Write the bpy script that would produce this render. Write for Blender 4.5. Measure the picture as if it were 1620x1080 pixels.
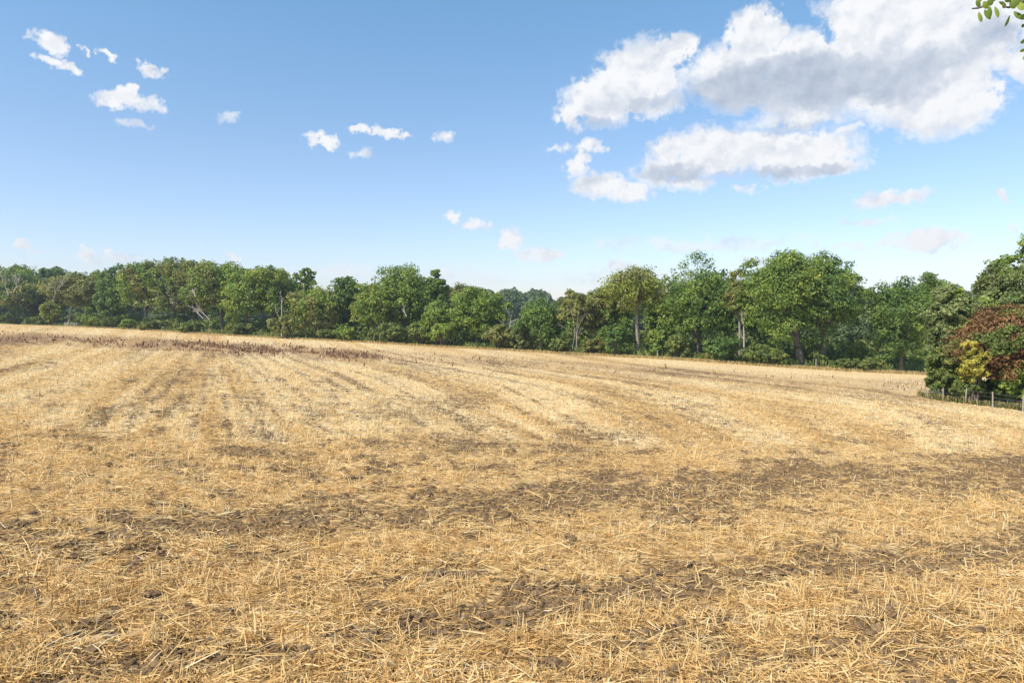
import bpy, math, random
import numpy as np

R = math.radians
for o in list(bpy.data.objects):
    bpy.data.objects.remove(o)
SC = bpy.context.scene
COL = SC.collection

# ------------------------------------------------------------------ camera, sky, sun, exposure
EYE = 1.7
F = 1080.0            # focal length in photo pixels (24 mm on a 36 mm frame)
HOR = 490.0           # row of the horizon
cam_d = bpy.data.cameras.new('camera')
cam = bpy.data.objects.new('camera', cam_d); COL.objects.link(cam)
cam.location = (0, 0, EYE); cam.rotation_euler = (R(90), 0, 0)
cam_d.lens = 24; cam_d.sensor_width = 36; cam_d.shift_y = -50 / 1620
cam_d.clip_start = 0.05; cam_d.clip_end = 9000
SC.camera = cam

SUN_EL, SUN_AZ = 47.0, -128.0      # azimuth clockwise from +Y (view direction): behind left
sd = bpy.data.lights.new('sun', 'SUN'); sd.energy = 4.3; sd.angle = R(0.6); sd.color = (1.0, 0.91, 0.77)
sun = bpy.data.objects.new('sun', sd); COL.objects.link(sun)
sun.rotation_euler = (R(90 - SUN_EL), 0, R(180 - SUN_AZ))

SC.view_settings.view_transform = 'Standard'; SC.view_settings.look = 'None'
SC.view_settings.gamma = 1; SC.view_settings.use_curve_mapping = False
SC.view_settings.exposure = 0.47
SC.render.engine = 'CYCLES'
SC.cycles.max_bounces = 5; SC.cycles.diffuse_bounces = 3; SC.cycles.transmission_bounces = 3
SC.cycles.transparent_max_bounces = 4; SC.cycles.volume_bounces = 0
SC.cycles.use_denoising = True; SC.cycles.denoiser = 'OPENIMAGEDENOISE'; SC.cycles.denoising_input_passes = 'RGB_ALBEDO_NORMAL'; SC.cycles.denoising_prefilter = 'ACCURATE'

# clouds: (px, py, rx, ry, strength) seen from the camera place; turned into sky directions below
CLOUDS = [
 (84,70,40,18,.9),(75,95,28,9,.7),(112,108,36,10,.8),(152,89,10,7,.6),(184,90,16,7,.7),(247,112,24,15,.8),(205,160,52,17,1),(212,150,24,16,1),
 (512,224,30,16,1),(573,204,26,9,.8),(622,211,38,8,.8),(703,214,18,12,.55),(578,243,16,7,.3),(362,186,16,7,.2),(215,201,18,6,.25),
 (712,341,17,10,.8),(750,352,22,11,.9),(803,380,32,20,1),(826,399,24,9,.5),(870,402,32,10,.8),(36,388,25,8,.6),(150,402,17,15,.7),(193,412,34,9,.7),
 (373,406,20,6,.5),(975,418,30,10,.45),(725,440,55,13,.3),(540,430,40,12,.25),
 (1020,115,80,52,1.1),(960,155,64,42,1.0),(908,180,30,26,.7),(1065,85,42,36,1.2),(1035,165,52,26,.7),
 (1195,55,56,54,1.3),(1180,118,96,54,1.2),(1290,115,140,74,1.3),(1430,115,150,78,1.3),(1400,35,120,80,1.3),(1560,40,130,84,1.2),(1490,160,100,56,1.1),(1520,188,34,26,.8),
 (1262,185,80,22,.6),(1340,204,34,7,.5),(1640,60,90,70,1.0),(1790,60,150,60,.9),
 (1130,238,86,44,1.2),(1200,236,70,32,1.1),(1062,240,48,26,.8),(1270,246,104,42,1.2),(1330,262,60,22,1.0),(1060,274,64,30,.8),(1100,292,30,14,.6),
 (932,230,26,14,.7),(882,236,26,8,.35),(916,258,20,30,.8),(948,290,48,24,.95),(990,308,42,22,.95),
 (1415,313,58,14,.75),(1380,352,38,9,.35),(1470,380,64,18,.95),(1400,388,44,6,.3),(1586,311,15,12,.6),(1178,298,22,10,.4),(1615,362,14,8,.3),
 (1100,385,130,8,.22),(1340,390,60,5,.25),(1195,410,26,9,.35),(1000,440,90,12,.2),(640,448,90,9,.2),
 (-260,200,120,40,.9),(-500,330,150,40,.9),(2100,250,180,60,1.0),(2500,120,260,90,1),
]
GREYS = [(1140,140,60,34,.9),(1200,135,90,44,1.0),(1300,128,120,52,1.1),(1390,120,90,46,.8),(1470,110,90,36,.4),(1200,278,120,14,.8),(1300,272,60,10,.5),(1062,276,60,20,.75),(1010,165,70,14,.35),(1250,200,60,14,.45),(1560,60,60,24,.3),(950,190,40,10,.3)]  # shaded cloud undersides, painted as grey blobs into the cloud colour

def sky_dir(px, py):
    u = (px - 810) / F; v = (HOR - py) / F
    return math.atan(u), v * math.cos(math.atan(u))

W = bpy.data.worlds.new('World'); SC.world = W; W.use_nodes = True
nt = W.node_tree; N = nt.nodes; L = nt.links
for n in list(N): N.remove(n)
def node(t, **k):
    n = N.new(t)
    for a, b in k.items(): setattr(n, a, b)
    return n
def setin(n, i, v):
    if hasattr(v, 'is_output') or isinstance(v, bpy.types.NodeSocket): n.id_data.links.new(v, n.inputs[i])
    else: n.inputs[i].default_value = v
def M_(op, a, b=None, c=None, clamp=False):
    n = node('ShaderNodeMath', operation=op); n.use_clamp = clamp
    setin(n, 0, a)
    if b is not None: setin(n, 1, b)
    if c is not None: setin(n, 2, c)
    return n.outputs[0]
def V_(op, a, b=None, c=None, out=0):
    n = node('ShaderNodeVectorMath', operation=op)
    setin(n, 0, a)
    if b is not None: setin(n, 1, b)
    if c is not None: setin(n, 2, c)
    return n.outputs[out]
sky = node('ShaderNodeTexSky'); sky.sky_type = 'NISHITA'; sky.sun_disc = False
sky.sun_elevation = R(SUN_EL); sky.sun_rotation = R(SUN_AZ)
sky.air_density = 1.0; sky.dust_density = 0.35; sky.ozone_density = 3.0; sky.altitude = 0
tc = node('ShaderNodeTexCoord')
vec = V_('NORMALIZE', tc.outputs['Generated'])
sep = node('ShaderNodeSeparateXYZ'); L.new(vec, sep.inputs[0])
X, Y, Z = sep.outputs
az = M_('ARCTAN2', X, Y)
hyp = M_('SQRT', M_('ADD', M_('MULTIPLY', X, X), M_('MULTIPLY', Y, Y)))
el = M_('DIVIDE', Z, M_('MAXIMUM', hyp, 0.01))
cmb = node('ShaderNodeCombineXYZ'); L.new(az, cmb.inputs[0]); L.new(el, cmb.inputs[1])
# billowing distortion of the blob coordinates
ns = node('ShaderNodeTexNoise'); ns.inputs['Scale'].default_value = 14; ns.inputs['Detail'].default_value = 5
ns.inputs['Roughness'].default_value = 0.6; L.new(vec, ns.inputs['Vector'])
dis = V_('MULTIPLY', V_('SUBTRACT', ns.outputs['Color'], (0.5, 0.5, 0.5)), (0.075, 0.034, 0))
ns2 = node('ShaderNodeTexNoise'); ns2.inputs['Scale'].default_value = 75; ns2.inputs['Detail'].default_value = 4
ns2.inputs['Roughness'].default_value = 0.6; L.new(vec, ns2.inputs['Vector'])
dis = V_('ADD', dis, V_('MULTIPLY', V_('SUBTRACT', ns2.outputs['Color'], (0.5, 0.5, 0.5)), (0.045, 0.026, 0)))
P = V_('ADD', cmb.outputs[0], dis)
def blobs(lst, start=-1.0):
    acc = None
    for px, py, rx, ry, s in lst:
        a, e = sky_dir(px, py)
        ca = math.cos(a)
        kk = .88 if rx < 62 else 1.0; ix, iy = F / rx / (ca * ca) / kk, F / ry / ca / kk
        q = V_('MULTIPLY_ADD', P, (ix, iy, 0), (-a * ix, -e * iy, 0))
        d = V_('DOT_PRODUCT', q, q, out=1)
        f = M_('MULTIPLY_ADD', d, -s, s)
        acc = f if acc is None else M_('SMOOTH_MAX', acc, f, 0.12)
    return acc
Fld = blobs(CLOUDS)
Gry = blobs(GREYS)
def fbm(v, det):
    n1 = node('ShaderNodeTexNoise'); n1.inputs['Scale'].default_value = 34; n1.inputs['Detail'].default_value = det
    n1.inputs['Roughness'].default_value = 0.68; L.new(v, n1.inputs['Vector'])
    return M_('MULTIPLY', n1.outputs[0], 1.7)
def puffs(v, det):
    vo = node('ShaderNodeTexVoronoi'); vo.feature = 'SMOOTH_F1'; vo.inputs['Scale'].default_value = 27
    vo.inputs['Smoothness'].default_value = 0.45; vo.inputs['Detail'].default_value = det; vo.inputs['Roughness'].default_value = .55
    vo.normalize = True
    L.new(v, vo.inputs['Vector'])
    return M_('MULTIPLY', vo.outputs['Distance'], 1.9)
nb = node('ShaderNodeTexNoise'); nb.inputs['Scale'].default_value = 60; nb.inputs['Detail'].default_value = 3; L.new(vec, nb.inputs['Vector'])
vw = V_('ADD', vec, V_('MULTIPLY', V_('SUBTRACT', nb.outputs['Color'], (.5, .5, .5)), (.018, .018, .018)))
n_p = puffs(vw, 2.4)
n_a = M_('SUBTRACT', fbm(vec, 8), n_p)
n_q = puffs(V_('ADD', vw, (-.0065, 0.0, .0095)), 1.5)
def soft(v):
    n1 = node('ShaderNodeTexNoise'); n1.inputs['Scale'].default_value = 19; n1.inputs['Detail'].default_value = 4
    n1.inputs['Roughness'].default_value = 0.5; L.new(v, n1.inputs['Vector']); return M_('MULTIPLY', n1.outputs[0], 2.0)
n_c = soft(P); n_b = soft(V_('ADD', P, (-.010, 0.014, 0.0)))
dens = M_('ADD', Fld, M_('MULTIPLY', M_('SUBTRACT', n_a, 0.0), 2.9))
al = node('ShaderNodeMapRange'); al.interpolation_type = 'SMOOTHSTEP'
L.new(dens, al.inputs[0]); al.inputs[1].default_value = 0.02; al.inputs[2].default_value = 0.98
# small faint clouds stay thin
alpha = M_('MULTIPLY', al.outputs[0], M_('MULTIPLY_ADD', Fld, 1.1, 0.45, clamp=True), clamp=True)
below = node('ShaderNodeMapRange'); L.new(Z, below.inputs[0]); below.inputs[1].default_value = 0.0; below.inputs[2].default_value = 0.06
alpha = M_('MULTIPLY', alpha, below.outputs[0])
lit = M_('ADD', M_('MULTIPLY_ADD', M_('SUBTRACT', n_q, n_p), 0.6, 0.92), M_('MULTIPLY', M_('SUBTRACT', n_c, n_b), .6))  # painted cloud lighting: noise compared with a sunward offset copy
gm = node('ShaderNodeMapRange'); gm.interpolation_type = 'SMOOTHSTEP'
L.new(M_('ADD', Gry, M_('MULTIPLY', M_('SUBTRACT', n_c, 1.0), 1.1)), gm.inputs[0]); gm.inputs[1].default_value = -0.35; gm.inputs[2].default_value = 0.85
lit = M_('SUBTRACT', lit, M_('MULTIPLY', gm.outputs[0], 0.72), clamp=True)
crp = node('ShaderNodeValToRGB'); L.new(lit, crp.inputs[0])
crp.color_ramp.elements[0].position = 0.0; crp.color_ramp.elements[0].color = (0.40, 0.47, 0.58, 1)
crp.color_ramp.elements[1].position = 1.0; crp.color_ramp.elements[1].color = (0.85, 0.86, 0.88, 1)
e = crp.color_ramp.elements.new(0.5); e.color = (0.57, 0.62, 0.71, 1)
bg1 = node('ShaderNodeBackground'); bg1.inputs[1].default_value = 0.135
bg2 = node('ShaderNodeBackground'); L.new(crp.outputs[0], bg2.inputs[0]); bg2.inputs[1].default_value = 0.82
tint = node('ShaderNodeMix'); tint.data_type = 'RGBA'; tint.blend_type = 'MULTIPLY'; tint.inputs[0].default_value = 1
L.new(sky.outputs[0], tint.inputs[6])
hz = node('ShaderNodeValToRGB'); L.new(el, hz.inputs[0])      # painted sky colour correction: lavender tint low down, cleaner blue above
hz.color_ramp.elements[0].position = 0.0; hz.color_ramp.elements[0].color = (0.92, 0.86, 0.98, 1)
hz.color_ramp.elements[1].position = 0.5; hz.color_ramp.elements[1].color = (0.84, 1.11, 1.09, 1)
e = hz.color_ramp.elements.new(0.22); e.color = (0.95, 0.95, 0.96, 1)
L.new(hz.outputs[0], tint.inputs[7])
L.new(tint.outputs[2], bg1.inputs[0])
mx = node('ShaderNodeMixShader'); L.new(alpha, mx.inputs[0]); L.new(bg1.outputs[0], mx.inputs[1]); L.new(bg2.outputs[0], mx.inputs[2])
wo = node('ShaderNodeOutputWorld'); L.new(mx.outputs[0], wo.inputs[0])
W.cycles.sampling_method = 'MANUAL'; W.cycles.sample_map_resolution = 512

# ------------------------------------------------------------------ helpers
rng = np.random.default_rng(11)

def vnoise(x, y, seed=0):
    xi = np.floor(x).astype(np.int64); yi = np.floor(y).astype(np.int64)
    fx = x - xi; fy = y - yi
    fx = fx * fx * (3 - 2 * fx); fy = fy * fy * (3 - 2 * fy)
    def h(a, b):
        n = (a * 374761393 + b * 668265263 + seed * 1442695041) & 0x7fffffff
        n = ((n ^ (n >> 13)) * 1274126177) & 0x7fffffff
        n = ((n ^ (n >> 15)) * 1911520717) & 0x7fffffff
        return ((n ^ (n >> 12)) & 0xffff) / 65535.0
    a = h(xi, yi); b = h(xi + 1, yi); c = h(xi, yi + 1); d = h(xi + 1, yi + 1)
    return (a * (1 - fx) + b * fx) * (1 - fy) + (c * (1 - fx) + d * fx) * fy
def fbm2(x, y, oct=4, seed=0, gain=0.5):
    s = 0; a = 1; t = 0
    for i in range(oct):
        s = s + a * vnoise(x * 2 ** i + 17.3 * i, y * 2 ** i - 9.1 * i, seed + i); t += a; a *= gain
    return s / t
def sstep(a, b, x):
    t = np.clip((x - a) / (b - a), 0, 1); return t * t * (3 - 2 * t)

def mesh_np(name, verts, faces, mat, parent=None, attrs=None, smooth=False):
    """verts (n,3); faces (m,k) int; attrs {name: (domain, array)} -> one linked object"""
    me = bpy.data.meshes.new(name)
    verts = np.ascontiguousarray(verts, dtype=np.float32); faces = np.ascontiguousarray(faces, dtype=np.int32)
    me.vertices.add(len(verts)); me.vertices.foreach_set('co', verts.ravel())
    k = faces.shape[1]
    me.loops.add(faces.size); me.loops.foreach_set('vertex_index', faces.ravel())
    me.polygons.add(len(faces)); me.polygons.foreach_set('loop_start', np.arange(0, faces.size, k, dtype=np.int32))
    me.update(calc_edges=True)
    me.polygons.foreach_set('use_smooth', np.full(len(faces), smooth, dtype=bool))
    for an, (dom, arr) in (attrs or {}).items():
        at = me.attributes.new(an, 'FLOAT', dom); at.data.foreach_set('value', np.ascontiguousarray(arr, dtype=np.float32))
    for m in (mat if isinstance(mat, (list, tuple)) else [mat]): me.materials.append(m)
    o = bpy.data.objects.new(name, me); COL.objects.link(o)
    if parent: o.parent = parent
    return o
def tag(o, label=None, cat=None, group=None, kind=None):
    if label: o['label'] = label
    if cat: o['category'] = cat
    if group: o['group'] = group
    if kind: o['kind'] = kind
    return o
def empty(name, loc):
    o = bpy.data.objects.new(name, None); COL.objects.link(o); o.location = loc; o.empty_display_size = 0.3
    return o

# ------------------------------------------------------------------ terrain
BX = np.array([-500,-200,0,100,200,300,400,500,600,700,800,900,1000,1100,1200,1300,1400,1480,1620,1900,2300.])
BY = np.array([512,514,515.5,517,521,527,533,538,543,549,554,560,565,570,577,583,588,591,597,606,615.])
BD = np.array([250,235,215,203,188,170,158,150,143,137,130,123,116,110,106,104,104,106,110,115,120.])
cp = []
for x, y, d in zip(BX, BY, BD):
    cp.append(((x - 810) / F * d, d, EYE - (y - HOR) / F * d))
for x, y, d in [(1475,631,50),(1530,638,47),(1620,648,44),(1750,668,40),(2000,700,36)]:
    cp.append(((x - 810) / F * d, d, EYE - (y - HOR) / F * d))
for x, y in [(0,0),(8,0),(-8,0),(0,8),(-8,8),(8,8),(0,20),(-18,20),(15,20),(-30,5),(20,-5),(0,-12),(-25,-20),(20,-25),(-35,45),(-80,40),(0,50),(-60,80)]:
    cp.append((x, y, -(0.06 * x + 0.047 * y)))
for a in range(-180, 180, 30):
    r_ = 420.0; c, s = math.cos(R(a)), math.sin(R(a))
    cp.append((s * r_, c * r_, (-1.0 if abs(a) <= 60 else 2.0)))
    cp.append((s * 1200, c * 1200, 8.0)); cp.append((s * 4500, c * 4500, 0.0))
for a, r_, z in [(-20,230,-6),(0,230,-9),(20,230,-9),(40,230,-9),(-35,280,-5)]:
    cp.append((math.sin(R(a)) * r_, math.cos(R(a)) * r_, z))
CP = np.array(cp)
def _U(r2): return 0.5 * r2 * np.log(np.maximum(r2, 1e-9))
_n = len(CP); _S = 100.0
_K = _U(((CP[:, None, :2] - CP[None, :, :2]) ** 2).sum(-1) / _S ** 2) + np.eye(_n) * 1e-4
_P = np.c_[np.ones(_n), CP[:, :2] / _S]
_A = np.block([[_K, _P], [_P.T, np.zeros((3, 3))]])
_w = np.linalg.solve(_A, np.r_[CP[:, 2], 0, 0, 0])
def ground_z(x, y):
    x = np.atleast_1d(np.asarray(x, float)); y = np.atleast_1d(np.asarray(y, float))
    z = _w[_n] + _w[_n + 1] * x / _S + _w[_n + 2] * y / _S
    for i in range(_n):
        r2 = ((x - CP[i, 0]) ** 2 + (y - CP[i, 1]) ** 2) / _S ** 2
        z = z + _w[i] * _U(r2)
    return z
def gz(x, y): return float(ground_z(x, y)[0])
def depth_b(u):   # depth of the far field edge along a direction
    return np.interp(u * F + 810, BX, BD)

# ------------------------------------------------------------------ straw cover (where soil shows), laid out on the ground
TX0, TX1, TY0, TY1 = -400, 2100, 500, 1300
tw, th = 1251, 801
tx = np.linspace(TX0, TX1, tw); ty = np.linspace(TY0, TY1, th)
GX, GY = np.meshgrid(tx, ty)
guides = [  # tractor lines over the field, each a row of (x, y) seen from the gate end
 [(-200,548),(-1400,690)], [(60,549),(-600,690)], [(200,549),(-200,690)], [(290,549),(100,690)], [(330,549),(262,690)], [(352,549),(430,690)], [(380,549),(560,690)],
 [(440,549),(610,600),(800,690)], [(520,551),(800,610),(1000,700)], [(640,556),(950,603),(1180,655),(1250,700)],
 [(760,562),(1100,605),(1400,655),(1490,700)], [(900,569),(1300,615),(1600,665),(1740,720)], [(1100,578),(1500,617),(1900,680)], [(1300,587),(1800,622),(2300,680)]]
S = np.zeros_like(GX)
for j in range(th):
    yy = ty[j]
    gx = []
    for g in guides:
        ys = [p[1] for p in g]; xs = [p[0] for p in g]
        if yy > ys[-1]:
            k = (xs[-1] - xs[-2]) / (ys[-1] - ys[-2]); gx.append(xs[-1] + k * (yy - ys[-1]))
        elif yy < ys[0]:
            k = (xs[1] - xs[0]) / (ys[1] - ys[0]); gx.append(xs[0] + k * (yy - ys[0]) * 0.5)
        else: gx.append(float(np.interp(yy, ys, xs)))
    gx = np.maximum.accumulate(np.array(gx) + np.arange(len(gx)) * 1e-3)
    S[j] = np.interp(tx, gx, np.arange(len(gx)))
def band(pts, wid, k=1.0):
    """soft dark band along a polyline given by where it lies on the ground in the view"""
    xs = [p[0] for p in pts]; ys = [p[1] for p in pts]
    ymid = np.interp(GX, xs, ys)
    w = wid * 1.7 * (0.45 + 1.1 * fbm2(GX / 90, GY / 40, 3, 5))
    d = np.abs(GY - ymid + (fbm2(GX / 70, GY / 20, 4, 8) - 0.5) * wid * 1.8) / w
    f = np.exp(-d ** 2)
    edge = sstep(xs[0] - 40, xs[0] + 20, GX) * (1 - sstep(xs[-1] - 20, xs[-1] + 40, GX))
    return np.clip(k * .82 * f * edge * (0.05 + 1.75 * fbm2(GX / 13, GY / 5, 5, int(wid * 7 + xs[0]) % 99, .75)), 0, 1)
dark = np.zeros_like(GX)
for pts, wid, k in [
  ([(-400,686),(0,688),(350,687),(700,690),(1060,700)], 7, .75), ([(560,700),(800,702),(1010,706)], 11, .55), ([(355,716),(470,719)], 5, .9), ([(240,728),(310,728)], 4, .7), ([(325,776),(380,777)], 5, .8),
  ([(620,812),(760,800),(900,786),(1100,776),(1300,758),(1450,748),(1620,742),(2100,730)], 17, .85),
  ([(1050,790),(1300,782),(1620,775),(2100,760)], 9, .45),
  ([(-400,880),(0,852),(150,842),(300,836),(500,822),(640,806)], 13, .85), ([(0,882),(130,872),(260,866)], 8, .6), ([(200,905),(330,880),(450,862)], 7, .5),
  ([(540,925),(640,914),(760,905)], 8, .8), ([(560,1012),(700,985),(850,955),(950,936),(1050,925),(1200,918)], 15, .9),
  ([(1120,925),(1250,905),(1350,895),(1450,888),(1620,862),(2100,850)], 13, .85), ([(1240,880),(1350,880),(1440,884)], 9, .6),
  ([(-300,960),(0,938),(60,945)], 9, .7), ([(110,1012),(190,1000),(240,985)], 10, .8), ([(60,1068),(200,1052),(300,1035),(450,1030)], 13, .7),
  ([(340,1040),(480,1030),(560,1010)], 9, .6), ([(940,1022),(1060,1010),(1160,1000)], 13, .6), ([(1140,1058),(1240,1045),(1340,1015),(1420,1000)], 15, .8), ([(1410,1050),(1480,1030),(1620,1005)], 10, .6),
  ([(680,1062),(800,1052),(900,1040)], 8, .6), ([(1400,965),(1480,975),(1560,970)], 7, .5), ([(250,760),(600,745),(900,735)], 5, .25), ([(300,965),(420,960),(500,950)], 7, .6)]:
    dark = np.maximum(dark, band(pts, wid, k))
head = sstep(684, 700, GY + 6 * np.sin(GX / 90) - np.interp(GX, [0, 1000, 1480, 1700], [0, 10, 22, 0]))   # headland: straw lies across the view
# rows of the open field
far = 1 - head
rowf = fbm2(S * 3.2, GY * 0.012, 3, 21); rowm = fbm2(S * 9.0, GY * 0.03, 3, 22); rows = fbm2(S * 26.0, GY * 0.06, 2, 23)
dk_far = sstep(0.56, 0.74, rowf) * .35 + sstep(0.54, 0.75, rowm) * .5 + sstep(0.55, 0.8, rows) * .35
dk_far = (dk_far * .62 + .08) * (0.3 + 1.5 * fbm2(GX / 120, GY / 35, 3, 31)) * (0.1 + 1.8 * fbm2(GX / 9, GY / 3.5, 4, 33, .7))
for x_, y_, rx_, ry_, k_ in [(262,655,14,9,.9),(265,612,8,10,.7),(80,640,18,6,.7),(130,620,16,5,.6),(205,642,16,8,.5),(40,672,10,5,.6),(640,650,120,26,.4),(730,635,70,22,.4),(520,640,60,30,.25),(500,655,24,12,.45),(950,690,110,16,.6),(300,600,60,16,.2),(1090,640,90,18,.35),(1245,690,30,16,.3)]:
    dk_far = np.maximum(dk_far, dk_far * .4 + k_ * np.exp(-((GX - x_) / rx_) ** 2 - ((GY - y_) / ry_) ** 2) * (0.4 + 1.2 * fbm2(GX / 14, GY / 7, 3, 44)))
S3 = S * 3.0 + .35 * fbm2(S * 2, GY / 80, 2, 77)
lines = np.exp(-((S3 - np.round(S3)) / .13) ** 2) * (-.1 + 1.7 * fbm2(GX / 26, GY / 7, 4, 39, .7)) * .62
dk_far = np.maximum(dk_far, lines * sstep(2.2, 3.2, S))
dk_far *= np.interp(GX, [900, 1200, 1600], [1, .62, .6])
dk_far *= sstep(558, 575, GY - np.interp(GX, BX, BY) + 552) * .7 + .3
dark = np.maximum(dark * (0.25 + .75 * head), dk_far * far)
# reddish strip of weeds below the far edge
yb = np.interp(GX, BX, BY)
strip = sstep(8, 14, GY - yb) * (1 - sstep(24, 34, GY - yb + (fbm2(GX/60, GY/9, 3, 3) - .5) * 14))
strip *= np.interp(GX, [-400, 0, 120, 260, 560, 640, 900, 1300, 1500], [.5, .7, .65, .8, .7, .4, .3, .25, .3])
COVER = np.clip(0.98 - .46 * head * sstep(.53, .72, fbm2(GX / 15, GY / 5.5, 4, 91, .65)) - 0.95 * dark - 0.2 * strip - (.16 + .5 * head) * sstep(.5, .8, fbm2(GX / 60, GY / 14, 4, 37, .6)), 0, 1)
# pale swaths versus golden ones
PALE = np.interp(S, [0,1,2,3,4,4.6,5,5.6,6,7,7.4,8,8.4,9,9.6,10.2,11,12,13], [.5,.75,.6,.5,.35,.45,.75,.95,.9,.9,.35,.85,.5,.8,.5,.9,.6,.7,.6])
PALE = PALE * far + head * 0.3 + (fbm2(S * 5, GY / 60, 3, 61) - .5) * 1.3 * far + (fbm2(GX / 160, GY / 30, 3, 62) - .5) * .6
PALE = np.clip((PALE - .5) * (1 + .7 * far) + .44, 0, 1)
def project(x, y, z=None):
    z = ground_z(x, y) if z is None else z
    yy = np.maximum(y, 0.4)
    return 810 + F * x / yy, HOR - F * (z - EYE) / yy
def lookup(T, px, py):
    fx = np.clip((px - TX0) / (TX1 - TX0) * (tw - 1), 0, tw - 1.001); fy = np.clip((py - TY0) / (TY1 - TY0) * (th - 1), 0, th - 1.001)
    i = fx.astype(int); j = fy.astype(int); a = fx - i; b = fy - j
    return (T[j, i] * (1 - a) + T[j, i + 1] * a) * (1 - b) + (T[j + 1, i] * (1 - a) + T[j + 1, i + 1] * a) * b
def tables(x, y, px, py):
    """straw cover and paleness at ground points; outside the mapped part of the field it goes on as plain noise"""
    out = np.maximum.reduce([sstep(1180, 1280, py), sstep(2000, 2090, px), 1 - sstep(-390, -300, px), (y < 1.0) * 1.0])
    n_ = np.clip(1.0 - .8 * sstep(.48, .72, fbm2(x * .8 + 7, y * 1.6, 4, 140, .6)), 0, 1)
    return lookup(COVER, px, py) * (1 - out) + n_ * out, lookup(PALE, px, py) * (1 - out) + .32 * out
def field_mask(x, y):
    """1 on the stubble, 0 on the wood floor and beyond the fence"""
    u = x / np.maximum(y, 0.5)
    d = y - depth_b(np.clip(u, -1.2, 1.4)) + (fbm2(x / 6, y / 6, 2, 90) - .5) * 3
    m = 1 - sstep(-1.5, 1.5, d)
    # right hand hedge: its foot line runs from (31,50) towards the right of the camera
    e = (x - 30.5) * 0.84 + (y - 50) * 0.54
    inside = (e > 0) & (y < 62 + (x - 31) * .5) & (y > 5) & (u > .612 + .012 * (fbm2(y / 2, y / 3, 2, 9) - .5))
    return np.where(inside, m * (1 - sstep(0.0, 1.6, e)), m)
def soil_disp(x, y, cov):
    """clods and ripples of the ground, metres"""
    d = np.hypot(x, y)
    fade = 1 / (1 + (d / 60) ** 2)
    n = fbm2(x * 5.2, y * 5.2, 4, 71, .55); n2 = fbm2(x * 1.1, y * 1.1, 3, 72)
    ridg = np.abs(fbm2(x * 9, y * 9, 3, 74) - .5) * 2
    return fade * ((n - .5) * 0.085 * (1.25 - .7 * cov) + (n2 - .5) * 0.09 - ridg * .03 * (1 - cov))

# ------------------------------------------------------------------ materials
def new_mat(name):
    m = bpy.data.materials.new(name); m.use_nodes = True
    t = m.node_tree
    for n in list(t.nodes): t.nodes.remove(n)
    return m, t
class NT:
    def __init__(s, t): s.t = t
    def n(s, ty, ins=None, **k):
        x = s.t.nodes.new(ty)
        for a, b in k.items(): setattr(x, a, b)
        for i, v in (ins or {}).items():
            if isinstance(v, bpy.types.NodeSocket): s.t.links.new(v, x.inputs[i])
            else: x.inputs[i].default_value = v
        return x
    def ramp(s, fac, stops):
        r = s.n('ShaderNodeValToRGB', {0: fac}); cr = r.color_ramp
        while len(cr.elements) < len(stops): cr.elements.new(0.5)
        for e, (p, c) in zip(cr.elements, stops): e.position = p; e.color = (*c, 1)
        return r.outputs[0]
    def mix(s, f, a, b, mode='MIX'):
        x = s.n('ShaderNodeMix', data_type='RGBA', blend_type=mode)
        for i, v in ((0, f), (6, a), (7, b)):
            if isinstance(v, bpy.types.NodeSocket): s.t.links.new(v, x.inputs[i])
            else: x.inputs[i].default_value = v if i == 0 else (*v, 1)
        return x.outputs[2]
    def out(s, sh): s.n('ShaderNodeOutputMaterial', {0: sh})

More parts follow.
